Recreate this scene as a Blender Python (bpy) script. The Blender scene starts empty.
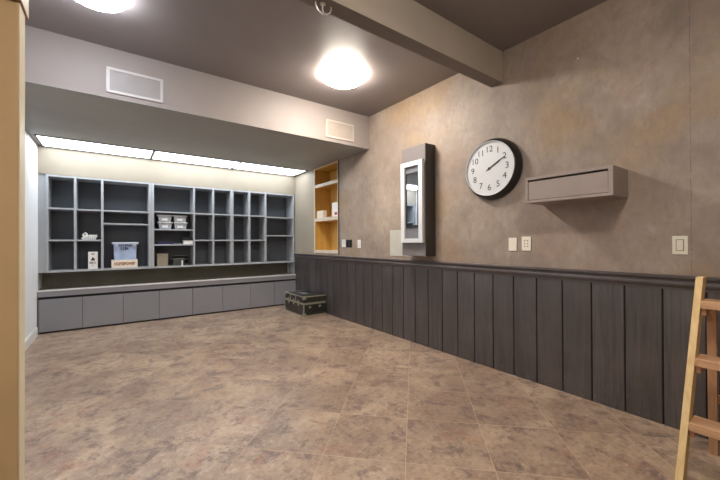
import bpy, bmesh, math, random
from mathutils import Vector, Matrix
random.seed(7)
SC = bpy.context.scene
COL = SC.collection
PI = math.pi

# ---------------------------------------------------------------- camera
FW = Vector((0.589045, 0.808087, 0.0049)); 
p_, r_, y_ = 0.004923, -0.004413, 0.629956
FW = Vector((math.sin(y_)*math.cos(p_), math.cos(y_)*math.cos(p_), math.sin(p_)))
RT0 = Vector((math.cos(y_), -math.sin(y_), 0)); UP0 = RT0.cross(FW)
RT = RT0*math.cos(r_)+UP0*math.sin(r_); UP = -RT0*math.sin(r_)+UP0*math.cos(r_)
cam = bpy.data.cameras.new('camera'); cam_o = bpy.data.objects.new('camera', cam); COL.objects.link(cam_o)
m = Matrix((( RT.x, UP.x, -FW.x, 0.0), (RT.y, UP.y, -FW.y, 0.0), (RT.z, UP.z, -FW.z, 1.2), (0, 0, 0, 1)))
cam_o.matrix_world = m
cam.sensor_width = 36; cam.lens = 340.58/20; cam.clip_start = 0.02
SC.camera = cam_o
# ---------------------------------------------------------------- light levels
W = bpy.data.worlds.new('world'); SC.world = W; W.use_nodes = True
W.node_tree.nodes['Background'].inputs[0].default_value = (0.8, 0.85, 1, 1)
W.node_tree.nodes['Background'].inputs[1].default_value = 0.3
SC.view_settings.view_transform = 'Standard'; SC.view_settings.look = 'None'
SC.view_settings.gamma = 1; SC.view_settings.use_curve_mapping = False
SC.view_settings.exposure = 1.6
L_WARM = 40.0     # dome light in front of the soffit, right
L_COOL = 19.0     # dome light in front of the soffit, left
L_NEAR = 38.0     # dome light above the photographer
L_PANEL = 2.9     # fluorescent panels by the back wall

# room dimensions (metres)
XR, ZC, YS, ZB, YB, XL, YF = 2.911, 2.945, 3.764, 2.493, 6.149, -0.791, -1.7

# ---------------------------------------------------------------- node helpers
def lin(c):
    return tuple((x/255/12.92 if x/255 <= .04045 else ((x/255+.055)/1.055)**2.4) for x in c)+(1,)
class NT:
    def __init__(s, name, rough=.6, spec=.5, metal=0):
        s.m = bpy.data.materials.new(name); s.m.use_nodes = True
        s.t = s.m.node_tree; s.b = s.t.nodes['Principled BSDF']
        s.b.inputs['Roughness'].default_value = rough
        s.b.inputs['Specular IOR Level'].default_value = spec
        s.b.inputs['Metallic'].default_value = metal
        s.tc = s.t.nodes.new('ShaderNodeTexCoord').outputs['Object']
    def link(s, a, b): s.t.links.new(a, b)
    def inp(s, sock, v):
        if hasattr(v, 'node'): s.link(v, sock)
        else: sock.default_value = v
    def math(s, op, a, b=0.0, c=None):
        n = s.t.nodes.new('ShaderNodeMath'); n.operation = op
        s.inp(n.inputs[0], a); s.inp(n.inputs[1], b)
        if c is not None: s.inp(n.inputs[2], c)
        return n.outputs[0]
    def xyz(s, v=None):
        n = s.t.nodes.new('ShaderNodeSeparateXYZ'); s.link(v or s.tc, n.inputs[0]); return n.outputs
    def comb(s, x, y, z=0.0):
        n = s.t.nodes.new('ShaderNodeCombineXYZ')
        for i, q in enumerate((x, y, z)): s.inp(n.inputs[i], q)
        return n.outputs[0]
    def scale(s, v, sc):
        n = s.t.nodes.new('ShaderNodeMapping'); s.link(v, n.inputs[0]); n.inputs['Scale'].default_value = sc; return n.outputs[0]
    def noise(s, sc, det=4, rough=.55, v=None, dist=0):
        n = s.t.nodes.new('ShaderNodeTexNoise'); s.link(v or s.tc, n.inputs['Vector'])
        n.inputs['Scale'].default_value = sc; n.inputs['Detail'].default_value = det
        n.inputs['Roughness'].default_value = rough; n.inputs['Distortion'].default_value = dist
        return n.outputs['Fac']
    def white(s, v):
        n = s.t.nodes.new('ShaderNodeTexWhiteNoise'); n.noise_dimensions = '3D'; s.link(v, n.inputs['Vector']); return n.outputs['Value']
    def rng(s, v, a, b, c=0.0, d=1.0):
        n = s.t.nodes.new('ShaderNodeMapRange'); s.inp(n.inputs[0], v)
        for i, q in enumerate((a, b, c, d)): n.inputs[i+1].default_value = q
        return n.outputs[0]
    def mix(s, f, a, b, mode='MIX'):
        n = s.t.nodes.new('ShaderNodeMix'); n.data_type = 'RGBA'; n.blend_type = mode
        s.inp(n.inputs[0], f); s.inp(n.inputs[6], a); s.inp(n.inputs[7], b); return n.outputs[2]
    def col(s, c): s.inp(s.b.inputs['Base Color'], c)
    def bump(s, h, st=.2, d=.01):
        n = s.t.nodes.new('ShaderNodeBump'); s.link(h, n.inputs['Height']); n.inputs['Strength'].default_value = st
        n.inputs['Distance'].default_value = d; s.link(n.outputs[0], s.b.inputs['Normal'])

def paint(name, c, rough=.5, var=.06, sc=6, spec=.5, metal=0, bump=.03):
    k = NT(name, rough, spec, metal); c = lin(c)
    d = tuple(x*(1-var*2.2) for x in c[:3])+(1,); u = tuple(min(1, x*(1+var)) for x in c[:3])+(1,)
    k.col(k.mix(k.rng(k.noise(sc), .3, .7), d, u))
    if bump: k.bump(k.noise(180, 2), bump, .002)
    return k.m
def emit(name, c, st):
    k = NT(name, .4); c = lin(c); k.col(c)
    k.b.inputs['Emission Color'].default_value = c; k.b.inputs['Emission Strength'].default_value = st
    return k.m
def wood(name, c1, c2, axis=2, rough=.6):
    k = NT(name, rough, .3)
    sc = [38, 38, 38]; sc[axis] = 2.2
    v = k.scale(k.tc, tuple(sc))
    n = k.noise(1, 5, .6, v, .6)
    c = k.mix(k.rng(n, .32, .68), lin(c1), lin(c2))
    kn = k.noise(9, 1, .5)
    c = k.mix(k.rng(kn, .73, .78, 0, .55), c, lin((120, 84, 48)))
    k.col(c); k.bump(n, .12, .002)
    return k.m

# wall plaster: brushed faux finish in taupe, ochre and rose greys
def plaster():
    k = NT('plaster', .55, .35)
    a = k.noise(.9, 6, .6, None, .3); b = k.noise(2.6, 7, .64, None, .35); c3 = k.noise(.75, 4, .55, k.scale(k.tc, (1, 1.2, 1.6)), .2)
    f = k.noise(19, 5, .72, k.scale(k.tc, (1, 1, .55)), .4)
    c = k.mix(k.rng(a, .38, .62), lin((144, 131, 120)), lin((168, 153, 139)))
    c = k.mix(k.rng(b, .5, .68, 0, .65), c, lin((124, 111, 103)))
    c = k.mix(k.rng(c3, .52, .66, 0, .8), c, lin((156, 132, 102)))
    c = k.mix(k.rng(b, .3, .45, .5, 0), c, lin((182, 169, 156)))
    c = k.mix(k.rng(k.noise(1.9, 5, .6, k.scale(k.tc, (1, 1, 1.4)), .3), .55, .7, 0, .35), c, lin((160, 128, 112)))
    c = k.mix(k.rng(f, .38, .66, 0, .38), c, lin((116, 104, 98)))
    # hairline settlement crack running up the wall
    o = k.xyz(); wob = k.noise(9, 4, .7, k.comb(0.0, 0.0, o[2]))
    d = k.math('ABSOLUTE', k.math('SUBTRACT', k.math('ADD', o[1], k.math('MULTIPLY', wob, .022)), .508))
    brk = k.rng(k.noise(16, 3, .7, k.comb(0.0, 0.0, o[2])), .35, .55)
    c = k.mix(k.math('MULTIPLY', k.rng(d, .0008, .002, .75, 0), k.math('ADD', k.math('MULTIPLY', brk, .8), .05)), c, lin((70, 56, 48)))
    chip = k.math('MULTIPLY', k.rng(d, .003, .006, 1, 0), k.rng(k.noise(21, 4, .75, k.comb(3.0, 0.0, o[2])), .6, .66, 0, .7))
    c = k.mix(chip, c, lin((205, 195, 182)))
    k.col(c); k.bump(k.math('ADD', b, k.math('MULTIPLY', f, .4)), .12, .01)
    return k.m
def floor_mat():
    k = NT('floor_tile', .34, .55)
    o = k.xyz()
    u = k.math('DIVIDE', k.math('ADD', k.math('SUBTRACT', o[0], o[1]), .067), .6567)
    w = k.math('DIVIDE', k.math('SUBTRACT', k.math('ADD', o[0], o[1]), 2.642), .66)
    def edge(q):
        fr = k.math('FRACT', q); return k.math('MINIMUM', fr, k.math('SUBTRACT', 1.0, fr))
    e = k.math('MINIMUM', edge(u), edge(w))
    idv = k.comb(k.math('FLOOR', u), k.math('FLOOR', w), 1.7)
    r = k.white(idv)
    off = k.t.nodes.new('ShaderNodeVectorMath'); off.operation = 'MULTIPLY_ADD'
    k.link(idv, off.inputs[0]); off.inputs[1].default_value = (3.7, 5.3, 2.1); k.link(k.tc, off.inputs[2])
    v = off.outputs[0]
    n1 = k.noise(2.1, 7, .66, v, .5); n2 = k.noise(6.5, 7, .72, v, .5); n3 = k.noise(30, 5, .78, v, .3)
    n4 = k.noise(1.0, 3, .5); n5 = k.noise(4.2, 6, .7, k.scale(v, (1.3, .8, 1)), .4)
    c = k.mix(k.rng(n1, .36, .64), lin((138, 114, 97)), lin((180, 157, 134)))
    c = k.mix(k.rng(n2, .51, .62, 0, .8), c, lin((104, 85, 82)))
    c = k.mix(k.rng(n2, .32, .46, .5, 0), c, lin((190, 168, 134)))
    c = k.mix(k.rng(n5, .56, .70, 0, .65), c, lin((162, 112, 88)))
    c = k.mix(k.rng(n5, .28, .42, .5, 0), c, lin((98, 78, 68)))
    c = k.mix(k.rng(n3, .54, .66, 0, .5), c, lin((200, 186, 166)))
    c = k.mix(k.rng(n3, .34, .46, .55, 0), c, lin((80, 62, 54)))
    c = k.mix(k.rng(r, 0, 1, 0, .20), c, lin((112, 98, 90)))
    c = k.mix(k.rng(n4, .48, .62, 0, .3), c, lin((104, 84, 76)))
    gm = k.rng(e, .003, .0058, .85, 0)
    gfade = k.math('MULTIPLY', gm, k.rng(k.math('SUBTRACT', o[0], o[1]), -1.9, -.2, .15, .95))
    c = k.mix(gfade, c, lin((196, 168, 142)))
    k.col(c)
    h = k.math('SUBTRACT', k.math('ADD', n2, k.math('MULTIPLY', n3, .5)), k.math('MULTIPLY', gm, .8))
    k.bump(h, .22, .006)
    k.link(k.rng(n2, .3, .7, .26, .46), k.b.inputs['Roughness'])
    return k.m
def plank_mat():
    k = NT('stained_plank', .34, 1.0)
    o = k.xyz()
    idx = k.math('FLOOR', k.math('DIVIDE', k.math('SUBTRACT', o[1], .635), .2037))
    r = k.white(k.comb(idx, 3.1, 0.0))
    v = k.t.nodes.new('ShaderNodeVectorMath'); v.operation = 'ADD'
    k.link(k.scale(k.tc, (1, 22, 1.5)), v.inputs[0]); k.link(k.comb(0.0, k.math('MULTIPLY', idx, 5.7), k.math('MULTIPLY', idx, 2.3)), v.inputs[1])
    g = k.noise(1.3, 6, .65, v.outputs[0], .8); g2 = k.noise(2.2, 4, .6)
    c = k.mix(k.rng(g, .35, .68), lin((46, 42, 42)), lin((82, 77, 78)))
    c = k.mix(k.rng(r, 0, 1, 0, .5), c, lin((50, 44, 43)))
    c = k.mix(k.rng(g2, .5, .75, 0, .35), c, lin((104, 94, 92)))
    sc = k.noise(46, 4, .8); hz = k.rng(o[2], .02, .22, 1, .0)
    c = k.mix(k.math('MULTIPLY', k.rng(sc, .6, .68, 0, .55), hz), c, lin((165, 150, 138)))
    sp = k.noise(17, 5, .75, k.scale(k.tc, (1, 1, .6)))
    c = k.mix(k.rng(sp, .71, .74, 0, .5), c, lin((150, 138, 128)))
    k.col(c); k.bump(g, .18, .004)
    return k.m

M = dict(
    plaster=plaster(), floor=floor_mat(), plank=plank_mat(),
    ceiling=paint('ceiling_paint', (130, 122, 121), .42, .05, 1.5),
    soffit=paint('soffit_paint', (144, 135, 131), .6, .03, 2),
    soffit_under=paint('soffit_underside_paint', (158, 157, 152), .5, .05, 1.5),
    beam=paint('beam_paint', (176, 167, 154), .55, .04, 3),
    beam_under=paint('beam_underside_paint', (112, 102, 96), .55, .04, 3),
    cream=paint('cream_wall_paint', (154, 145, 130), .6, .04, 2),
    coolwhite=paint('white_wall_paint', (236, 239, 242), .5, .02, 2),
    white=paint('white_trim', (228, 228, 226), .4, .02, 5),
    rail=paint('dark_rail', (84, 78, 78), .3, .08, 9),
    groove=paint('groove_board', (24, 20, 20), .7, .02, 9),
    carcass=paint('carcass_laminate', (170, 174, 179), .45, .03, 4),
    back=paint('carcass_back', (84, 90, 98), .5, .05, 3),
    backsplash=paint('backsplash', (116, 114, 100), .5, .1, 3),
    door=paint('cabinet_door', (138, 139, 145), .4, .03, 2),
    benchtop=paint('bench_top', (214, 214, 216), .35, .04, 6),
    dark=paint('dark_void', (26, 26, 28), .7, .02, 5),
    boxgrey=paint('box_grey', (112, 106, 106), .45, .03, 5),
    taupe=paint('taupe_laminate', (150, 138, 132), .45, .03, 5),
    frame=paint('silver_white_frame', (204, 206, 210), .35, .0, 8),
    panelgrey=paint('panel_grey', (110, 112, 118), .4, .03, 8),
    mirror=paint('mirror', (215, 222, 230), .03, .0, 1, .5, 1, 0),
    sideshade_frame=paint('side_shade_and_frame_grey', (60, 55, 53), .5, .04, 6),  # painted shade of the wall cabinet's near side; also light panel frames
    black=paint('black_plastic', (30, 29, 30), .35, .05, 9),
    clockface=paint('clock_face', (198, 201, 205), .5, .01, 3),
    ink=paint('dial_ink', (52, 50, 50), .6, .02, 3),
    glassy=paint('bezel', (150, 116, 112), .25, .02, 3),
    almond=paint('almond_plastic', (226, 222, 206), .35, .02, 9),
    slot=paint('slot_dark', (60, 54, 50), .6, .02, 9),
    patch=paint('cover_plate', (186, 184, 174), .5, .03, 9),
    ventw=paint('vent_frame', (186, 181, 179), .45, .02, 9),
    ventg=paint('vent_panel', (150, 145, 143), .5, .03, 9),
    ventc=paint('vent_frame_cream', (184, 174, 165), .45, .02, 9),
    ventcg=paint('vent_panel_cream', (165, 155, 146), .5, .03, 9),
    ochre=wood('ochre_plywood', (196, 148, 72), (214, 170, 92), 2, .5),
    nichewhite=paint('niche_shelf_edge', (214, 204, 186), .5, .03, 9),
    post=paint('post_paint', (204, 174, 130), .5, .05, 2.5),
    postedge=paint('post_edge_paint', (222, 212, 184), .45, .03, 4),
    header=paint('header_wood', (148, 112, 78), .55, .1, 3),
    pine=wood('pine_rail', (214, 184, 130), (232, 206, 156), 2),
    tread=wood('reddish_tread', (182, 142, 108), (206, 166, 130), 1),
    rear=wood('rear_leg_wood', (176, 134, 100), (200, 158, 122), 2),
    trunk=paint('trunk_black', (46, 48, 44), .3, .15, 14),
    brass=paint('tarnished_brass', (158, 156, 138), .3, .1, 30, .6, .25),
    steel=paint('steel', (200, 198, 194), .3, .03, 20, .6, .3),
    tote=None, dome_w=emit('dome_glow_warm', (255, 244, 230), L_WARM),
    dome_c=emit('dome_glow_cool', (240, 245, 255), L_COOL), dome_n=emit('dome_glow_near', (255, 242, 228), L_NEAR),
    tube=emit('panel_glow', (244, 250, 255), L_PANEL),
    blueplastic=paint('blue_tote_plastic', (176, 196, 230), .3, .1, 8),
    paleplastic=paint('pale_tote_lid', (186, 196, 214), .3, .05, 8),
    inkblue=paint('blue_sticker', (54, 66, 110), .5, .1, 40),
    whitecard=paint('white_card', (238, 238, 236), .6, .02, 9),
    creamcard=paint('cream_card', (232, 222, 206), .6, .03, 9),
    orangeink=paint('orange_print', (150, 96, 42), .6, .1, 30),
    clearp=paint('cloudy_plastic', (188, 194, 200), .25, .1, 18),
    lidp=paint('white_lid', (206, 208, 210), .35, .03, 9),
    tan=paint('tan_card', (148, 138, 118), .6, .06, 9),
    purple=paint('navy_folder', (46, 42, 92), .5, .05, 9),
    darkbin=paint('smoky_plastic', (72, 76, 74), .2, .1, 12),
    greyrim=paint('grey_rim', (116, 118, 114), .3, .05, 9),
    red=paint('red_print', (196, 60, 60), .5, .05, 9),
)

# ---------------------------------------------------------------- geometry helpers
class MB:
    """collects shapes in world metres, then becomes one mesh"""
    def __init__(s): s.bm = bmesh.new()
    def box(s, x0, x1, y0, y1, z0, z1, bev=0):
        r = bmesh.ops.create_cube(s.bm, size=1)
        vs = r['verts']
        bmesh.ops.scale(s.bm, vec=(abs(x1-x0), abs(y1-y0), abs(z1-z0)), verts=vs)
        bmesh.ops.translate(s.bm, vec=((x0+x1)/2, (y0+y1)/2, (z0+z1)/2), verts=vs)
        if bev:
            es = list({e for v in vs for e in v.link_edges})
            bmesh.ops.bevel(s.bm, geom=es, offset=bev, segments=2, affect='EDGES', profile=.5)
        return s
    def hexa(s, bot, top):
        vb = [s.bm.verts.new(p) for p in bot]; vt = [s.bm.verts.new(p) for p in top]
        n = len(vb)
        s.bm.faces.new(vb[::-1]); s.bm.faces.new(vt)
        for i in range(n): s.bm.faces.new((vb[i], vb[(i+1) % n], vt[(i+1) % n], vt[i]))
        return s
    def lathe(s, prof, c, ax='z', n=48, closed=False):
        """prof: (radius, height) pairs; axis z (up) or x (height runs towards -x)"""
        rings = []
        for r, h in prof:
            ring = []
            for i in range(n):
                a = 2*PI*i/n; u, w = r*math.cos(a), r*math.sin(a)
                p = (c[0]+u, c[1]+w, c[2]+h) if ax == 'z' else ((c[0]-h, c[1]-u, c[2]+w) if ax == 'x' else (c[0]+u, c[1]-h, c[2]+w))
                ring.append(s.bm.verts.new(p))
            rings.append(ring)
        for a, b in zip(rings, rings[1:]):
            for i in range(n): s.bm.faces.new((a[i], a[(i+1) % n], b[(i+1) % n], b[i]))
        if closed:
            for i in range(n): s.bm.faces.new((rings[-1][i], rings[-1][(i+1) % n], rings[0][(i+1) % n], rings[0][i]))
        else: s.bm.faces.new(rings[0][::-1]); s.bm.faces.new(rings[-1])
        return s
    def tube(s, pts, r, n=8):
        pts = [Vector(p) for p in pts]; rings = []
        for i, p in enumerate(pts):
            t = (pts[min(i+1, len(pts)-1)]-pts[max(i-1, 0)]).normalized()
            a = t.orthogonal().normalized() if i == 0 else (a-t*a.dot(t)).normalized()
            b = t.cross(a)
            rr = r[i] if isinstance(r, (list, tuple)) else r
            rings.append([s.bm.verts.new(p+(a*math.cos(2*PI*k/n)+b*math.sin(2*PI*k/n))*rr) for k in range(n)])
        for a_, b_ in zip(rings, rings[1:]):
            for k in range(n): s.bm.faces.new((a_[k], a_[(k+1) % n], b_[(k+1) % n], b_[k]))
        s.bm.faces.new(rings[0][::-1]); s.bm.faces.new(rings[-1])
        return s
    def prism(s, poly, axis, a, b):
        """polygon in the two other axes, extruded along axis from a to b"""
        def P(u, w, t): return (t, u, w) if axis == 'x' else ((u, t, w) if axis == 'y' else (u, w, t))
        return s.hexa([P(u, w, a) for u, w in poly], [P(u, w, b) for u, w in poly])
    def obj(s, name, mat, parent=None, origin=None, smooth=False, kind=None):
        bmesh.ops.recalc_face_normals(s.bm, faces=s.bm.faces)
        base = Vector(parent['_o']) if (parent is not None and '_o' in parent) else Vector((0, 0, 0))
        org = Vector(origin) if origin is not None else base
        bmesh.ops.translate(s.bm, vec=-org, verts=s.bm.verts)
        me = bpy.data.meshes.new(name); s.bm.to_mesh(me); s.bm.free()
        o = bpy.data.objects.new(name, me); COL.objects.link(o)
        me.materials.append(M[mat] if isinstance(mat, str) else mat)
        if smooth:
            for p in me.polygons: p.use_smooth = True
            me.set_sharp_from_angle(angle=math.radians(35))
        if parent is not None:
            o.parent = parent; o.location = org-base
        else: o.location = org
        o['_o'] = tuple(org)
        if kind: o['kind'] = kind
        return o
def thing(name, label, cat, loc, group=None):
    o = bpy.data.objects.new(name, None); COL.objects.link(o); o.location = loc
    o.empty_display_size = .05
    o['_o'] = tuple(loc); o['label'] = label; o['category'] = cat
    if group: o['group'] = group
    return o
def tag(o, label, cat, group=None):
    o['label'] = label; o['category'] = cat
    if group: o['group'] = group
    return o
def dup(root, loc, label, group=None):
    r = root.copy(); COL.objects.link(r); r.location = loc; r['label'] = label; r['_o'] = tuple(loc)
    if group: r['group'] = group
    for ch in list(root.children):
        c = ch.copy(); COL.objects.link(c); c.parent = r
        for g in ch.children:
            d = g.copy(); COL.objects.link(d); d.parent = c
    return r
def struct(name, mb, mat): return mb.obj(name, mat, origin=(0, 0, 0), kind='structure')

# ================================================================= ROOM SHELL
struct('floor', MB().box(XL-.1, XR+.5, YF-.1, YB+.5, -.1, 0), 'floor')
struct('ceiling', MB().box(XL-.1, XR+.5, YF-.1, YS+.05, ZC, ZC+.1), 'ceiling')
struct('ceiling_soffit', MB().box(XL, XR, YS, YB+.45, ZB+.004, ZC+.1), 'soffit')
struct('ceiling_soffit_underside', MB().box(XL, XR, YS+.0005, 5.535, ZB, ZB+.004), 'soffit_under')
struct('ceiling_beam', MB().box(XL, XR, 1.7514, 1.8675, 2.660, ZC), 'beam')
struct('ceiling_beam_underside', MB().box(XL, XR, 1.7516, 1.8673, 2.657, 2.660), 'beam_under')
# right wall with the opening for the recessed shelves
NY0, NY1, NZ0, NZ1 = 4.568, 5.343, 1.010, 2.480
mb = MB()
for a, b, c, d in ((YF-.1, NY0, 0, ZC+.1), (NY1, YB+.45, 0, .95), (NY0, NY1, 0, NZ0), (NY0, NY1, NZ1, ZC+.1)):
    mb.box(XR, XR+.12, a, b, c, d)
struct('wall_right', mb, 'plaster')
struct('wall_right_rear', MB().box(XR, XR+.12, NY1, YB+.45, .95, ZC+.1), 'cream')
struct('wall_left', MB().box(XL-.1, XL, YF-.1, YB+.45, 0, ZC+.1), 'coolwhite')
struct('wall_back', MB().box(XL, XR, YB, YB+.45, 2.126, ZB), 'cream')
struct('wall_back_lower', MB().box(XL, XR, YB+.34, YB+.45, 0, 2.126), 'backsplash')
struct('wall_front', MB().box(XL-.1, XR+.5, YF-.1, YF, 0, ZC+.1), 'cream')
# left baseboard
struct('baseboard_left', MB().prism([(XL, 0), (XL+.014, 0), (XL+.014, .085), (XL+.006, .11), (XL, .11)], 'y', YF, 6.06), 'white')
# plank wainscot on the right wall
mb = MB(); p = .2037; y = .635-11*p
while y < YB+.33:
    y0, y1 = y+.005, y+p-.005
    if y1 > YB-.03+.33: y1 = YB+.33
    mb.prism([(XR-.001, y0), (XR-.008, y0), (XR-.010, y0+.002), (XR-.010, y1-.002), (XR-.008, y1), (XR-.001, y1)], 'z', .0, .90)
    y += p
struct('trim_1', mb, 'plank')
struct('trim_2', MB().box(XR-.003, XR, YF, YB+.33, 0, .90), 'groove')
# chair rail: cove, bead and cap
prof = [(XR, .885), (XR-.016, .885), (XR-.017, .897), (XR-.022, .905), (XR-.030, .914), (XR-.033, .926), (XR-.030, .938),
        (XR-.020, .945), (XR-.020, .952), (XR-.034, .957), (XR-.038, .964), (XR-.038, .972), (XR-.032, .977), (XR, .979)]
struct('trim_3', MB().prism(prof, 'y', YF, YB+.002), 'rail')

# post and header of the cased opening at the left
t = thing('timber_post', 'tan painted square post at the far left edge, under a header', 'post', (-.353, 1.97, 0))
MB().box(-.405, -.3035, 1.915, 2.02, 0, 2.172, .003).obj('shaft', 'post', t)
MB().box(-.3035, -.2995, 1.9165, 2.0195, 0, 2.172, .0012).obj('edge_strip', 'postedge', t)['label'] = 'pale cream side strip'
t = thing('timber_header', 'brown and cream header resting on the tan post at top left', 'beam', (-.53, 1.97, 2.172))
MB().box(XL, -.293, 1.885, 2.057, 2.182, 2.40, .003).obj('board', 'postedge', t)
MB().box(XL, -.2935, 1.887, 2.055, 2.176, 2.182).obj('underside_board', 'header', t)['label'] = 'brown underside board'

# ================================================================= LIGHTS
def dome(x, y, mat, label, r=.192):
    t = thing('ceiling_light', label, 'light', (x, y, ZC), 'round dome ceiling lights')
    MB().lathe([(r-.012, 0), (r-.012, -.018), (r-.014, -.023), (r-.03, -.024)], (x, y, ZC), n=56).obj('base_plate', 'white', t, smooth=True)
    pr = [(r*math.cos(a), -.024-.080*math.sin(a)) for a in [PI/2*i/9 for i in range(9)]]+[(r*.05, -.1045)]
    MB().lathe(pr, (x, y, ZC), n=56).obj('diffuser', mat, t, smooth=True)
    return t
dome(1.955, 2.96, 'dome_w', 'warm dome ceiling light between beam and soffit, nearer the right wall', .222)
dome(-.092, 2.93, 'dome_c', 'cooler dome ceiling light between beam and soffit, cut off at the top left')
dome(.93, .21, 'dome_n', 'dome ceiling light on the near side of the beam')

for a, b, lb in ((XL+.045, .486, 'leftmost flat light panel above the shelving, by the white wall'), (.486, 1.692, 'middle flat light panel above the shelving'),
             (1.692, 2.872, 'rightmost flat light panel above the shelving, by the recessed shelves')):
    t = thing('light_panel', lb, 'light', ((a+b)/2, 5.84, ZB), 'flat light panels over the shelving')
    f = MB(); y0, y1, w = 5.540, YB-.001, .034
    f.box(a, a+w/2, y0, y1, ZB-.006, ZB+.004).box(b-w/2, b, y0, y1, ZB-.006, ZB+.004)
    f.box(a+w/2, b-w/2, y0, y0+w, ZB-.006, ZB+.004).box(a+w/2, b-w/2, y1-w, y1, ZB-.006, ZB+.004)
    f.obj('frame', 'sideshade_frame', t)
    MB().box(a+w/2, b-w/2, y0+w, y1-w, ZB-.002, ZB+.003).obj('diffuser', 'tube', t)

# hook under the beam
t = thing('ceiling_hook', 'small double steel hook screwed under the ceiling beam', 'hook', (1.05, 1.81, 2.657))
MB().lathe([(.018, 0), (.018, -.004), (.006, -.008)], (1.045, 1.81, 2.657), n=20).obj('plate', 'steel', t, smooth=True)
MB().tube([(1.045, 1.81, 2.655), (1.043, 1.81, 2.62), (1.05, 1.81, 2.600)], .0045).obj('stem', 'steel', t, smooth=True)
for sx, nm in ((1, 'prong'), (-1, 'prong')):
    MB().tube([(1.05+sx*(.052*math.sin(a)), 1.81-.004*sx, 2.645-.048*math.cos(a)) for a in [PI*.62*i/8 for i in range(9)]], [.005]*8+[.0065]).obj(nm, 'steel', t, smooth=True)

# vents in the soffit
def vent(x0, x1, z0, z1, fm, gm, label):
    t = thing('vent_cover', label, 'vent', ((x0+x1)/2, YS, z0), 'vent covers on the soffit')
    f = MB(); w = .024
    f.box(x0, x1, YS-.012, YS-.0005, z1-w, z1, .002).box(x0, x1, YS-.012, YS-.0005, z0, z0+w, .002)
    f.box(x0, x0+w, YS-.0118, YS-.0005, z0+w, z1-w).box(x1-w, x1, YS-.0118, YS-.0005, z0+w, z1-w)
    f.obj('frame', fm, t)
    g = MB().box(x0+w, x1-w, YS-.005, YS-.0005, z0+w, z1-w)
    n = 14
    for i in range(n):
        zz = z0+w+(z1-z0-2*w)*(i+.5)/n
        g.box(x0+w, x1-w, YS-.0065, YS-.004, zz-.0035, zz+.0035)
    g.obj('grille', gm, t)
vent(-.038, .401, 2.540, 2.767, 'ventw', 'ventg', 'white framed rectangular vent cover at the left of the soffit')
vent(2.203, 2.643, 2.542, 2.772, 'ventc', 'ventcg', 'cream rectangular vent cover at the right of the soffit, near the corner')

# ================================================================= SHELVING
DY = .325
def unit(x0, x1, cols, zs, label, edge_w):
    """cols: partition centre lines, zs: list of shelf heights per column"""
    t = thing('shelving_unit', label, 'shelving', ((x0+x1)/2, YB+DY, .80), 'open shelving units on the back wall')
    Z0, Z1, th = .80, 2.124, .026
    f = MB()
    f.box(x0, x0+edge_w[0], YB, YB+DY, Z0, Z1, .0015).obj('side_panel', 'carcass', t)
    MB().box(x1-edge_w[1], x1, YB, YB+DY, Z0, Z1, .0015).obj('side_panel', 'carcass', t)
    a, b = x0+edge_w[0], x1-edge_w[1]
    MB().box(a, b, YB+.001, YB+DY, Z1-th, Z1-.0005, .0015).obj('top_panel', 'carcass', t)
    MB().box(a, b, YB+.001, YB+DY, Z0+.0005, Z0+th, .0015).obj('bottom_panel', 'carcass', t)
    MB().box(x0+.002, x1-.002, YB+DY, YB+DY+.012, Z0, Z1).obj('back_panel', 'back', t)
    edges = [a]
    for c, w in cols:
        MB().box(c-w/2, c+w/2, YB+.0015, YB+DY, Z0+th, Z1-th, .0015).obj('divider', 'carcass', t)
        edges += [c-w/2, c+w/2]
    edges.append(b)
    for i, hs in enumerate(zs):
        for h in hs:
            MB().box(edges[2*i], edges[2*i+1], YB+.003, YB+DY, h-.022, h, .0015).obj('shelf', 'carcass', t)
    return t
unit(-.714, .494, [(-.410, .028), (-.110, .029)], [[1.68, 1.246], [1.676, 1.246], [1.676, 1.487]],
     'left shelving unit beside the white wall, holding the blue tote', (.027, .034))
unit(.496, 1.706, [(1.101, .024), (1.398, .028)], [[1.690, 1.414, 1.173], [1.688, 1.244], [1.688, 1.244]],
     'middle shelving unit holding the four plastic containers', (.036, .025))
unit(1.708, 2.892, [(2.014, .034), (2.315, .032)], [[1.688, 1.244], [1.688, 1.244], [1.676, 1.330]],
     'right shelving unit, empty, beside the corner', (.025, .027))
tag(MB().box(XL+.001, -.716, YB+.02, YB+.04, .80, 2.124).obj('filler_panel', 'carcass', origin=(-.75, YB+.03, .80)),
    'grey filler strip between the white wall and the left shelving unit', 'panel')
tag(MB().box(2.8925, 2.8945, YB+.002, YB+.337, .5775, 2.124).obj('filler_panel', 'carcass', origin=(2.893, YB+.02, .5775)),
    'narrow pale filler strip between the right shelving unit and the plank wall', 'panel')
tag(MB().tube([(2.845, YB+.20, .5765), (2.845, YB+.20, .7995)], .012, 12).obj('pipe', 'carcass', origin=(2.845, YB+.20, .5765), smooth=True),
    'short vertical pipe standing on the bench top under the right shelving unit', 'pipe')

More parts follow.
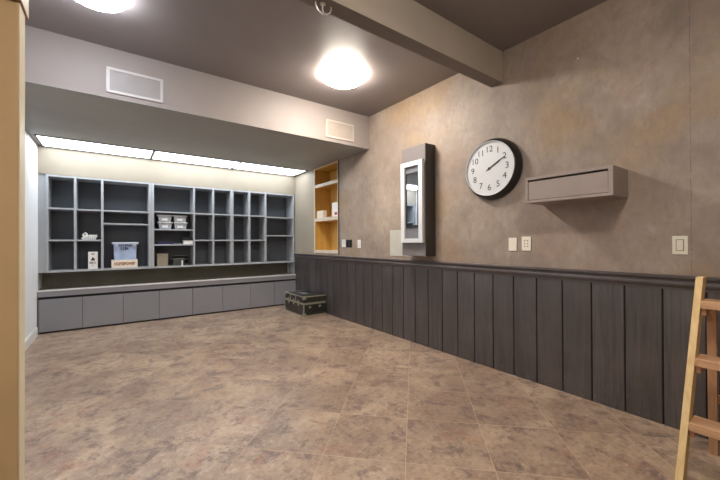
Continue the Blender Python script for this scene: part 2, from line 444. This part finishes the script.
# bench
DB = 6.094
t = thing('long_bench', 'long bench board with pale front edge running under all the shelving', 'bench', (1.06, DB, .487))
MB().box(XL+.001, XR-.018, DB+.012, YB+.338, .548, .575, .001).obj('seat_board', 'backsplash', t)['label'] = 'dull olive grey board'
MB().box(XL+.001, XR-.018, DB-.012, DB+.0115, .556, .577, .003).obj('front_nosing', 'benchtop', t)['label'] = 'pale grey front edge'
MB().box(XL+.001, XR-.018, DB-.006, DB+.011, .487, .5555).obj('fascia', 'door', t)
xs = [XL+.012, -.327, .136, .597, 1.067, 1.534, 2.009, 2.468, XR-.018]
lbs = ['low grey cabinet at the left end of the bench, by the white wall', 'low grey cabinet, second from the left wall, under the blue tote',
       'low grey cabinet under the middle shelving unit, right of centre', 'low grey cabinet at the right end of the bench, behind the black trunk']
for i in range(4):
    a, b, c = xs[2*i], xs[2*i+1], xs[2*i+2]
    t = thing('bench_cabinet', lbs[i], 'cabinet', ((a+c)/2, DB+.2, 0), 'low cabinets of the bench')
    MB().box(a+.001, c-.001, DB+.022, YB+.335, .0, .485).obj('body', 'dark', t)
    for u, w in ((a, b), (b, c)):
        gp = .004 if (i == 1 and w == c) else .0022
        MB().box(u+.002, w-gp, DB, DB+.020, .024, .452, .002).obj('door', 'door', t)

# ================================================================= THINGS ON THE SHELVES
ZBOT = .8265
def letters(mb, x0, x1, z0, z1, y, n, seed, d=.0012, th=.22):
    """illegible printed strokes, standing proud of the surface by d, facing -y"""
    rr = random.Random(seed); w = (x1-x0)/n
    for i in range(n):
        a = x0+i*w+w*.1; b = a+w*.72; k = rr.randrange(4); s = w*th; zz = z1 if k != 3 else z1-(z1-z0)*.25
        mb.box(a, a+s, y-d, y, z0, zz)
        if k in (0, 1): mb.box(a+s, b, y-d, y, z1-s, z1)
        if k in (0, 2): mb.box(a+s, b, y-d, y, z0, z0+s)
        if k in (1, 3): mb.box(a+s, b, y-d, y, (z0+z1)/2-s/2, (z0+z1)/2+s/2)
        if k in (0, 3): mb.box(b-s, b, y-d, y, z0+s, (z0+z1)/2 if k == 3 else z1-s)
    return mb
def text_mesh(body, size, ext=.0006, shear=0, off=0.0):
    cu = bpy.data.curves.new('txt', 'FONT'); cu.body = body; cu.size = size; cu.extrude = ext
    cu.align_x = 'CENTER'; cu.align_y = 'CENTER'; cu.shear = shear; cu.offset = off
    o = bpy.data.objects.new('txt', cu); COL.objects.link(o)
    dg = bpy.context.evaluated_depsgraph_get(); me = bpy.data.meshes.new_from_object(o.evaluated_get(dg))
    bpy.data.objects.remove(o); return me
# blue tote on a cream box
t = thing('cardboard_box', 'cream box with orange-brown print, lying under the blue tote', 'box', (.155, YB+.14, ZBOT))
MB().box(-.004, .318, YB+.02, YB+.26, ZBOT, ZBOT+.118, .003).obj('carton', 'creamcard', t)
me = text_mesh('HORSEPOWER', .060, .0006, 0, .0022); me.materials.append(M['orangeink'])
w_ = max(v.co.x for v in me.vertices)-min(v.co.x for v in me.vertices)
me.transform(Matrix(((1, 0, 0), (0, 0, -1), (0, 1, 0))).to_4x4() @ Matrix.Diagonal((.262/w_, 1, 1, 1)))
o = bpy.data.objects.new('printing', me); COL.objects.link(o); o.parent = t; o['label'] = 'orange-brown lettering'
o.location = (.160-.155, YB+.0192-(YB+.14), .060)
zt = ZBOT+.1185
t = thing('storage_tote', 'blue translucent lidded storage tote standing on the cream box', 'tote', (.16, YB+.14, zt))
q = lambda i, z: [(.03-i, YB+.03-i, z), (.298+i, YB+.03-i, z), (.298+i, YB+.25+i, z), (.03-i, YB+.25+i, z)]
MB().hexa(q(0, zt), q(.008, zt+.228)).obj('tub', 'blueplastic', t)
MB().box(.002, .330, YB+.002, YB+.278, zt+.228, zt+.262, .008).obj('lid', 'paleplastic', t)
for xx in (.04, .262):
    MB().box(xx, xx+.03, YB-.001, YB+.012, zt+.195, zt+.242, .004).obj('clip', 'paleplastic', t)
mb = letters(MB(), .105, .205, zt+.150, zt+.195, YB+.0195, 4, 5, .003, .34); letters(mb, .085, .25, zt+.203, zt+.220, YB+.0195, 7, 8, .003, .3)
mb.obj('label', 'inkblue', t)['label'] = 'dark blue printed label'
# white box with black print
t = thing('cardboard_box', 'small upright white box with black print in the lower left cubbyhole', 'box', (-.217, YB+.07, ZBOT))
MB().box(-.271, -.163, YB+.03, YB+.12, ZBOT, ZBOT+.245, .002).obj('carton', 'whitecard', t)
mb = letters(MB(), -.238, -.197, ZBOT+.205, ZBOT+.225, YB+.03, 5, 1, .001, .4); letters(mb, -.255, -.18, ZBOT+.075, ZBOT+.105, YB+.03, 6, 2, .001, .3)
letters(mb, -.228, -.205, ZBOT+.05, ZBOT+.058, YB+.03, 4, 9, .001, .4)
mb.prism([(-.241, ZBOT+.12), (-.195, ZBOT+.12), (-.196, ZBOT+.148), (-.205, ZBOT+.15), (-.21, ZBOT+.16), (-.222, ZBOT+.175), (-.228, ZBOT+.15), (-.236, ZBOT+.14)], 'y', YB+.029, YB+.03)
mb.obj('printing', 'ink', t)['label'] = 'black printed marks'
# white ornament
zo = 1.2495; mb = MB()
mb.box(-.335, -.185, YB+.05, YB+.066, zo, zo+.008)
for i in range(7):
    xx = -.318+i*.021; mb.tube([(xx, YB+.058, zo+.009), (xx+.004, YB+.056, zo+.05+.008*(i % 2)), (xx+.013, YB+.058, zo+.068), (xx+.018, YB+.058, zo+.03)], .0085)
mb.tube([(-.345, YB+.058, zo+.022), (-.335, YB+.058, zo+.011), (-.322, YB+.058, zo+.03), (-.33, YB+.058, zo+.07), (-.305, YB+.058, zo+.092), (-.28, YB+.058, zo+.07)], .010)
tag(mb.obj('ornament', 'whitecard', origin=(-.26, YB+.058, zo), smooth=True), 'small white openwork ornament alone in a left cubbyhole', 'ornament')
# containers
def container(x, z, label, proto=None):
    if proto: return dup(proto, (x, YB+.12, z), label)
    t = thing('plastic_container', label, 'container', (x, YB+.12, z), 'small lidded plastic containers')
    q = lambda i, zz: [(x-.078-i, YB+.05-i, zz), (x+.078+i, YB+.05-i, zz), (x+.078+i, YB+.20+i, zz), (x-.078-i, YB+.20+i, zz)]
    MB().hexa(q(0, z), q(.014, z+.095)).obj('tub', 'clearp', t)
    MB().box(x-.103, x+.103, YB+.027, YB+.223, z+.095, z+.1115, .004).obj('lid', 'lidp', t)
    mb = MB().box(x-.045, x+.035, YB+.036, YB+.0385, z+.022, z+.058); mb.obj('label', 'whitecard', t)['label'] = 'white paper label'
    return t
zc = 1.4145
c0 = container(.688, zc, 'lower left plastic container of the four, standing on the shelf')
container(.905, zc, 'lower right plastic container of the four, standing on the shelf', c0)
container(.684, zc+.112, 'upper left plastic container, stacked on another container', c0)
container(.900, zc+.112, 'upper right plastic container, stacked on another container', c0)
# shelf below
zs = 1.1735
tag(MB().box(.585, .80, YB+.03, YB+.24, zs, zs+.030, .002).obj('folder', 'purple', origin=(.69, YB+.13, zs)), 'flat dark navy folder lying on the shelf under the containers', 'folder')
tag(MB().box(.812, .925, YB+.08, YB+.26, zs, zs+.016, .002).obj('tray', 'greyrim', origin=(.87, YB+.17, zs)), 'thin grey tray lying between navy folder and white block', 'tray')
t = thing('small_box', 'small flat white box at the right end of the folder shelf', 'box', (1.01, YB+.06, zs))
MB().box(.945, 1.083, YB+.015, YB+.11, zs, zs+.052, .002).obj('carton', 'whitecard', t)
MB().box(.943, 1.085, YB+.013, YB+.112, zs+.0525, zs+.060, .001).obj('lid', 'lidp', t)
tag(MB().box(.935, 1.08, YB+.13, YB+.25, zs, zs+.115, .01).box(.96, 1.055, YB+.127, YB+.132, zs+.04, zs+.09).obj('dark_case', 'darkbin', origin=(1., YB+.19, zs)), 'dark grey case behind the small flat white box', 'case')
# bottom shelf
t = thing('cardboard_box', 'tan upright box on the bottom shelf under the navy folder', 'box', (.645, YB+.09, ZBOT))
MB().box(.575, .722, YB+.02, YB+.16, ZBOT+.0, ZBOT+.175, .003).obj('carton', 'tan', t)
MB().box(.572, .725, YB+.018, YB+.162, ZBOT+.176, ZBOT+.195, .002).obj('lid', 'tan', t)
t = thing('plastic_bin', 'smoky plastic bin with a white tag, right of the tan box', 'bin', (.87, YB+.1, ZBOT))
MB().box(.80, .955, YB+.03, YB+.17, ZBOT, ZBOT+.10, .008).obj('tub', 'darkbin', t)
MB().box(.792, .963, YB+.022, YB+.178, ZBOT+.10, ZBOT+.112, .003).obj('rim', 'greyrim', t)
MB().box(.916, .934, YB+.024, YB+.0295, ZBOT+.0, ZBOT+.085).obj('tag', 'whitecard', t)['label'] = 'white paper tag'
t = thing('wire_tray', 'grey two-level tray behind the smoky plastic bin', 'tray', (.93, YB+.25, ZBOT))
mb = MB()
for zz in (.012, .085, .15): mb.box(.79, 1.06, YB+.20, YB+.30, ZBOT+zz, ZBOT+zz+.007)
for xx in (.79, 1.053):
    for yy in (YB+.20, YB+.293): mb.box(xx, xx+.007, yy, yy+.007, ZBOT, ZBOT+.157)
mb.obj('rack', 'greyrim', t)

# ================================================================= RECESSED SHELVES IN THE RIGHT WALL
t = thing('recessed_shelves', 'tall narrow recessed shelves with ochre wooden interior in the right wall', 'shelves', (XR+.14, (NY0+NY1)/2, NZ0))
D = .30; e = .016; g = .001
MB().box(XR, XR+D, NY0+g, NY0+e, NZ0+g, NZ1-g).obj('side_panel', 'ochre', t)
MB().box(XR, XR+D, NY1-e, NY1-g, NZ0+g, NZ1-g).obj('side_panel', 'ochre', t)
MB().box(XR+D, XR+D+.012, NY0+g, NY1-g, NZ0+g, NZ1-g).obj('back_panel', 'ochre', t)
MB().box(XR, XR+D, NY0+e, NY1-e, NZ1-e, NZ1-g).obj('top_panel', 'ochre', t)
MB().box(XR-.004, XR+D, NY0+e, NY1-e, NZ0+g, NZ0+.045).obj('bottom_panel', 'nichewhite', t)
for z0, z1 in ((1.557, 1.613), (2.147, 2.198)):
    MB().box(XR+.018, XR+D, NY0+e, NY1-e, z0, z1).obj('shelf', 'ochre', t)
    MB().box(XR-.004, XR+.018, NY0+e, NY1-e, z0-.002, z1+.0005).obj('shelf_lip', 'nichewhite', t)['label'] = 'pale painted shelf lip'
MB().box(XR-.012, XR-.0005, NY0-.020, NY0-.004, NZ0-.012, NZ1+.012, .001).obj('frame_edge', 'dark', t)['label'] = 'dark near edge of the frame'
mb = MB().box(XR-.010, XR-.0005, NY0-.004, NY0+.012, NZ0-.010, NZ1+.010)
mb.box(XR-.010, XR-.0005, NY1-.008, NY1+.02, NZ0-.010, NZ1+.010).box(XR-.010, XR-.0005, NY0+.012, NY1-.008, NZ1-.004, NZ1+.010)
mb.obj('frame', 'nichewhite', t)
tag(MB().box(XR+.02, XR+.09, 5.09, 5.31, 1.6145, 1.74, .003).box(XR+.018, XR+.02, 5.12, 5.28, 1.64, 1.71).obj('small_box', 'creamcard', origin=(XR+.05, 5.2, 1.6145)),
    'low cream box at the far end of the recessed shelf', 'box')
t = thing('tall_carton', 'tall white carton with a red mark on the recessed shelf', 'carton', (XR+.06, 4.70, 1.6145))
MB().box(XR+.020, XR+.10, 4.60, 4.80, 1.6145, 1.84, .003).obj('body', 'whitecard', t)
MB().box(XR+.0185, XR+.0199, 4.64, 4.72, 1.635, 1.68).obj('printing', 'red', t)['label'] = 'red printed patch'

# ================================================================= RIGHT WALL: THINGS HUNG ON IT
# tall grey box with framed mirror door
t = thing('wall_cabinet', 'tall narrow grey wall cabinet with a white framed mirror', 'cabinet', (XR-.08, 2.752, 1.04))
MB().box(2.755, XR-.001, 2.570, 2.938, 1.036, 2.272, .002).obj('body', 'boxgrey', t)
MB().box(2.756, XR-.001, 2.5655, 2.5695, 1.036, 2.272, .001).obj('side_panel', 'sideshade_frame', t)['label'] = 'near side with its shade painted dark grey'  # thin sheet with the near side's shade put into its colour
mb = MB(); x0, x1 = 2.716, 2.7545
mb.box(x0, x1, 2.580, 2.640, 1.186, 2.098, .003).box(x0, x1, 2.858, 2.920, 1.186, 2.098, .003)
mb.box(x0+.0005, x1, 2.640, 2.858, 2.046, 2.0975, .001).box(x0+.0005, x1, 2.640, 2.858, 1.1865, 1.232, .001)
fr = mb.obj('frame', 'frame', t); fr['label'] = 'silvery white frame'
MB().box(2.742, 2.7545, 2.640, 2.858, 1.232, 2.046).obj('inner_panel', 'panelgrey', t)
MB().box(2.736, 2.742, 2.662, 2.852, 1.352, 1.975).obj('mirror_border', 'black', t)['label'] = 'black mirror border'
MB().box(2.734, 2.736, 2.672, 2.832, 1.382, 1.958).obj('mirror', 'mirror', t)
# flat cover plate
tag(MB().box(XR-.006, XR-.0005, 2.985, 3.328, 1.018, 1.345, .001).obj('cover_plate', 'patch', origin=(XR, 3.15, 1.018)),
    'pale greenish flat cover plate on the wall, left of the tall grey cabinet', 'plate')
# clock
cy, cz = 1.851, 1.876
t = thing('wall_clock', 'large round wall clock with thick black rim, above the plank wainscot', 'clock', (XR, cy, cz))
MB().lathe([(.286, .001), (.288, .012), (.284, .034), (.272, .055), (.262, .070), (.253, .078), (.246, .079), (.244, .066), (.2, .066)], (XR, cy, cz), 'x', 72).obj('rim', 'black', t, smooth=True)
MB().lathe([(.2535, .079), (.2500, .0830), (.2455, .0815), (.2440, .067), (.2435, .067), (.2435, .066), (.2535, .066)], (XR, cy, cz), 'x', 72, True).obj('bezel', 'frame', t, smooth=True)['label'] = 'thin silvery bezel'
MB().lathe([(.243, .066), (.243, .0675)], (XR, cy, cz), 'x', 64).obj('dial', 'clockface', t)
RM = Matrix(((0, 0, -1), (-1, 0, 0), (0, 1, 0))).to_4x4()   # text lies on a wall that faces -x
for h in range(1, 13):
    a = 2*PI*h/12; me = text_mesh(str(h), .080); me.materials.append(M['ink']); me.transform(RM)
    o = bpy.data.objects.new('numeral', me); COL.objects.link(o); o.parent = t
    o.location = (-.0682, -.178*math.sin(a), .178*math.cos(a))
def hand(name, deg, ln, w, off):
    a = math.radians(deg); d = Vector((0, -math.sin(a), math.cos(a))); s = Vector((0, -math.cos(a), -math.sin(a)))
    c = Vector((XR-off, cy, cz)); P = [c-d*ln*.2+s*w*.6, c+s*w, c+d*ln*.8+s*w*.7, c+d*ln, c+d*ln*.8-s*w*.7, c-s*w, c-d*ln*.2-s*w*.6]
    MB().hexa([p+Vector((-.001, 0, 0)) for p in P], P).obj(name, 'ink', t)
hand('minute_hand', 61, .180, .006, .0715); hand('hour_hand', 64, .125, .0065, .0698)
MB().lathe([(.012, .068), (.012, .0735), (.006, .075)], (XR, cy, cz), 'x', 20).obj('hub', 'ink', t, smooth=True)

# drop-front box
t = thing('wall_box', 'taupe wall-mounted box shelf with an inset front, right of the clock', 'shelf', (XR-.14, 1.105, 1.495))
x0, x1, y0, y1, z0, z1, th = 2.625, XR-.001, .815, 1.395, 1.495, 1.692, .020
MB().box(x0, x1, y0, y1, z1-th, z1, .001).obj('top_panel', 'taupe', t)
MB().box(x0, x1, y0, y1, z0, z0+th, .001).obj('bottom_panel', 'taupe', t)
MB().box(x0, x1, y0, y0+th+.006, z0+th, z1-th).obj('side_panel', 'taupe', t)
MB().box(x0, x1, y1-th, y1, z0+th, z1-th).obj('side_panel', 'taupe', t)
MB().box(x1-.012, x1, y0+th+.006, y1-th, z0+th, z1-th).obj('back_panel', 'dark', t)
MB().box(x0+.004, x0+.020, y0+th+.009, y1-th-.003, z0+th+.003, z1-th-.014, .001).obj('front_panel', 'taupe', t)

# switch and outlet plates
def plate(yc, zc, w, h, label, kind='blank', mat='almond', name='switch_plate', cat='switch'):
    t = thing(name, label, cat, (XR, yc, zc-h/2))
    MB().box(XR-.007, XR-.0005, yc-w/2, yc+w/2, zc-h/2, zc+h/2, .0025).obj('plate', mat, t)
    def rock(dy): MB().box(XR-.011, XR-.007, yc+dy-.016, yc+dy+.016, zc-.033, zc+.033, .002).obj('rocker', mat, t)
    if kind == 'double': 
        rock(0)
        MB().box(XR-.0078, XR-.007, yc-.019, yc+.019, zc-.036, zc+.036).obj('rocker_gap', 'slot', t)['label'] = 'dark line round the rocker'
    if kind == 'rocker': rock(0)
    if kind == 'toggle': MB().box(XR-.016, XR-.007, yc-.005, yc+.005, zc-.012, zc+.012, .002).obj('toggle', mat, t)
    if kind == 'jacks':
        for dy in (-.013, .013):
            for dz, mt in ((.026, 'slot'), (0, 'glassy'), (-.024, 'glassy')):
                MB().lathe([(.0055, .007), (.0055, .0085), (.003, .0088)], (XR, yc+dy, zc+dz), 'x', 14).obj('socket', mt, t, smooth=True)
    if kind == 'blank':
        for dz in (.042, -.042): MB().lathe([(.003, .007), (.003, .0078)], (XR, yc, zc+dz), 'x', 12).obj('screw', mat, t)
    if kind == 'black':
        MB().box(XR-.010, XR-.007, yc-w*.32, yc+w*.32, zc-.035, zc+.035, .002).obj('rocker', mat, t)
    return t
plate(.549, 1.169, .075, .118, 'almond rocker switch plate near the cracked seam, left of the ladder', 'double')
plate(1.662, 1.170, .076, .118, 'plain almond blank plate under the clock, left of the socket plate', 'blank', name='blank_plate', cat='plate')
plate(1.538, 1.176, .080, .122, 'almond plate with six small sockets under the clock', 'jacks', name='socket_plate', cat='socket')
plate(4.418, 1.176, .105, .118, 'white plate just right of the recessed shelves', 'blank', 'white', name='blank_plate', cat='plate')
plate(4.312, 1.172, .070, .115, 'black switch plate directly beside the white plate', 'black', 'black')
plate(4.230, 1.172, .070, .115, 'black switch plate, the one farther from the recessed shelves', 'black', 'black')
plate(4.008, 1.167, .078, .120, 'white switch plate alone between black switches and pale cover plate', 'toggle', 'white')
tag(MB().lathe([(.007, 0), (.0075, .004), (.004, .006)], (XR-.0005, 1.124, 2.607), 'x', 14).obj('wall_anchor', 'steel', origin=(XR, 1.124, 2.607), smooth=True),
    'tiny bright screw anchor high on the plaster wall', 'anchor')

# ================================================================= TRUNK
X0, X1, Y0, Y1, H = 2.485, 2.893, 4.95, 5.672, .315
t = thing('travel_trunk', 'small black metal-trimmed trunk on the floor in the corner', 'trunk', ((X0+X1)/2, (Y0+Y1)/2, 0))
MB().box(X0, X1, Y0, Y1, 0.0, .196, .004).obj('body', 'trunk', t)
MB().box(X0-.001, X1, Y0-.001, Y1+.001, .203, H, .010).obj('lid', 'trunk', t)
mb = MB()
s = .013
for zz in (.183, .203): # bands round body and lid
    mb.box(X0-.004, X0, Y0-.004, Y1+.004, zz, zz+.013).box(X0, X1, Y0-.004, Y0, zz, zz+.013).box(X0, X1, Y1, Y1+.004, zz, zz+.013)
mb.box(X0-.004, X0+s, Y0-.004, Y1+.004, H-s, H+.003, .002).box(X0+s, X1, Y0-.004, Y0+s, H-s, H+.003, .002).box(X0+s, X1, Y1-s, Y1+.004, H-s, H+.003, .002)
for yy in (Y0-.004, Y1-s+.004): mb.box(X0-.004, X0+s, yy, yy+s, 0.004, .183)
mb.box(X0-.003, X0, Y0, Y1, 0.002, .014).box(X0, X1, Y0-.003, Y0, .002, .014)
mb.obj('edge_trim', 'brass', t)['label'] = 'tarnished metal edging'
for yy, sg in ((Y0, 1), (Y1, -1)):
    for zz, hz in ((0, .045), (H-.045, .050)):
        y_a, y_b = sorted((yy-.007*sg, yy+.045*sg))
        MB().box(X0-.0065, X0+.045, y_a, y_b, zz+.001, zz+hz, .004).obj('corner_guard', 'brass', t)
for yy in (5.13, 5.31, 5.50):
    MB().box(X0-.010, X0-.003, yy-.02, yy+.02, .15, .245, .003).obj('latch', 'brass', t)
for yy in (5.235, 5.44):
    MB().box(X0-.006, X0-.001, yy-.012, yy+.012, .215, .315, .002).obj('strap', 'brass', t)
hd = MB().tube([(2.60, Y0-.012, .135), (2.62, Y0-.026, .118), (2.69, Y0-.030, .108), (2.76, Y0-.026, .118), (2.78, Y0-.012, .135)], .009).obj('handle', 'black', t, smooth=True)
for xx in (2.60, 2.78):
    MB().lathe([(.022, 0), (.022, .006), (.012, .012)], (xx, Y0-.0005, .14), 'y', 18).obj('handle_mount', 'brass', t, smooth=True)
MB().box(2.60, 2.72, 5.2, 5.45, H+.0005, H+.0035).obj('top_patch', 'panelgrey', t)['label'] = 'pale patch on the lid'  # thin grey patch, paler than the lid around it

# ================================================================= STEP LADDER
t = thing('step_ladder', 'small wooden step ladder standing by the wainscot at the right edge', 'ladder', (2.45, .22, 0))
H = 1.003
def beam4(c0, c1, wy, wx):
    """rectangular bar between centres c0 (bottom) and c1 (top), section wy by wx, ends cut level"""
    f = lambda c: [(c[0]-wx/2, c[1]-wy/2, c[2]), (c[0]+wx/2, c[1]-wy/2, c[2]), (c[0]+wx/2, c[1]+wy/2, c[2]), (c[0]-wx/2, c[1]+wy/2, c[2])]
    return MB().hexa(f(c0), f(c1))
FB, FT = 2.285, 2.550         # front rail x at floor and top
YFB, YFT = .438, .399        # far rail centre y at floor and top
YM = .19                      # ladder's centre line
for sg in (1, -1):
    yb, yt = YM+sg*(YFB-YM), YM+sg*(YFT-YM)
    beam4((FB, yb, 0), (FT, yt, H), .028, .085).obj('rail', 'pine', t)
    beam4((2.735, yb-sg*.055, 0), (2.606, yt-sg*.032, .842), .036, .045).obj('rear_leg', 'rear', t)
for z in (.295, .600, .885):
    f = z/H; yy = (YFB+(YFT-YFB)*f-.014)-YM; xc = FB+(FT-FB)*f
    MB().box(xc-.052, xc+.075, YM-yy+.0006, YM+yy-.0006, z-.040, z, .003).obj('tread', 'tread', t)
    for sg in (1, -1):
        MB().box(xc-.035, xc+.060, min(YM+sg*(yy-.018), YM+sg*(yy-.0008)), max(YM+sg*(yy-.018), YM+sg*(yy-.0008)), z-.075, z-.0405).obj('cleat', 'rear', t)
MB().box(2.69, 2.708, YM-.19, YM+.19, .30, .345, .002).obj('rear_brace', 'rear', t)

for o in bpy.data.objects:
    if '_o' in o: del o['_o']
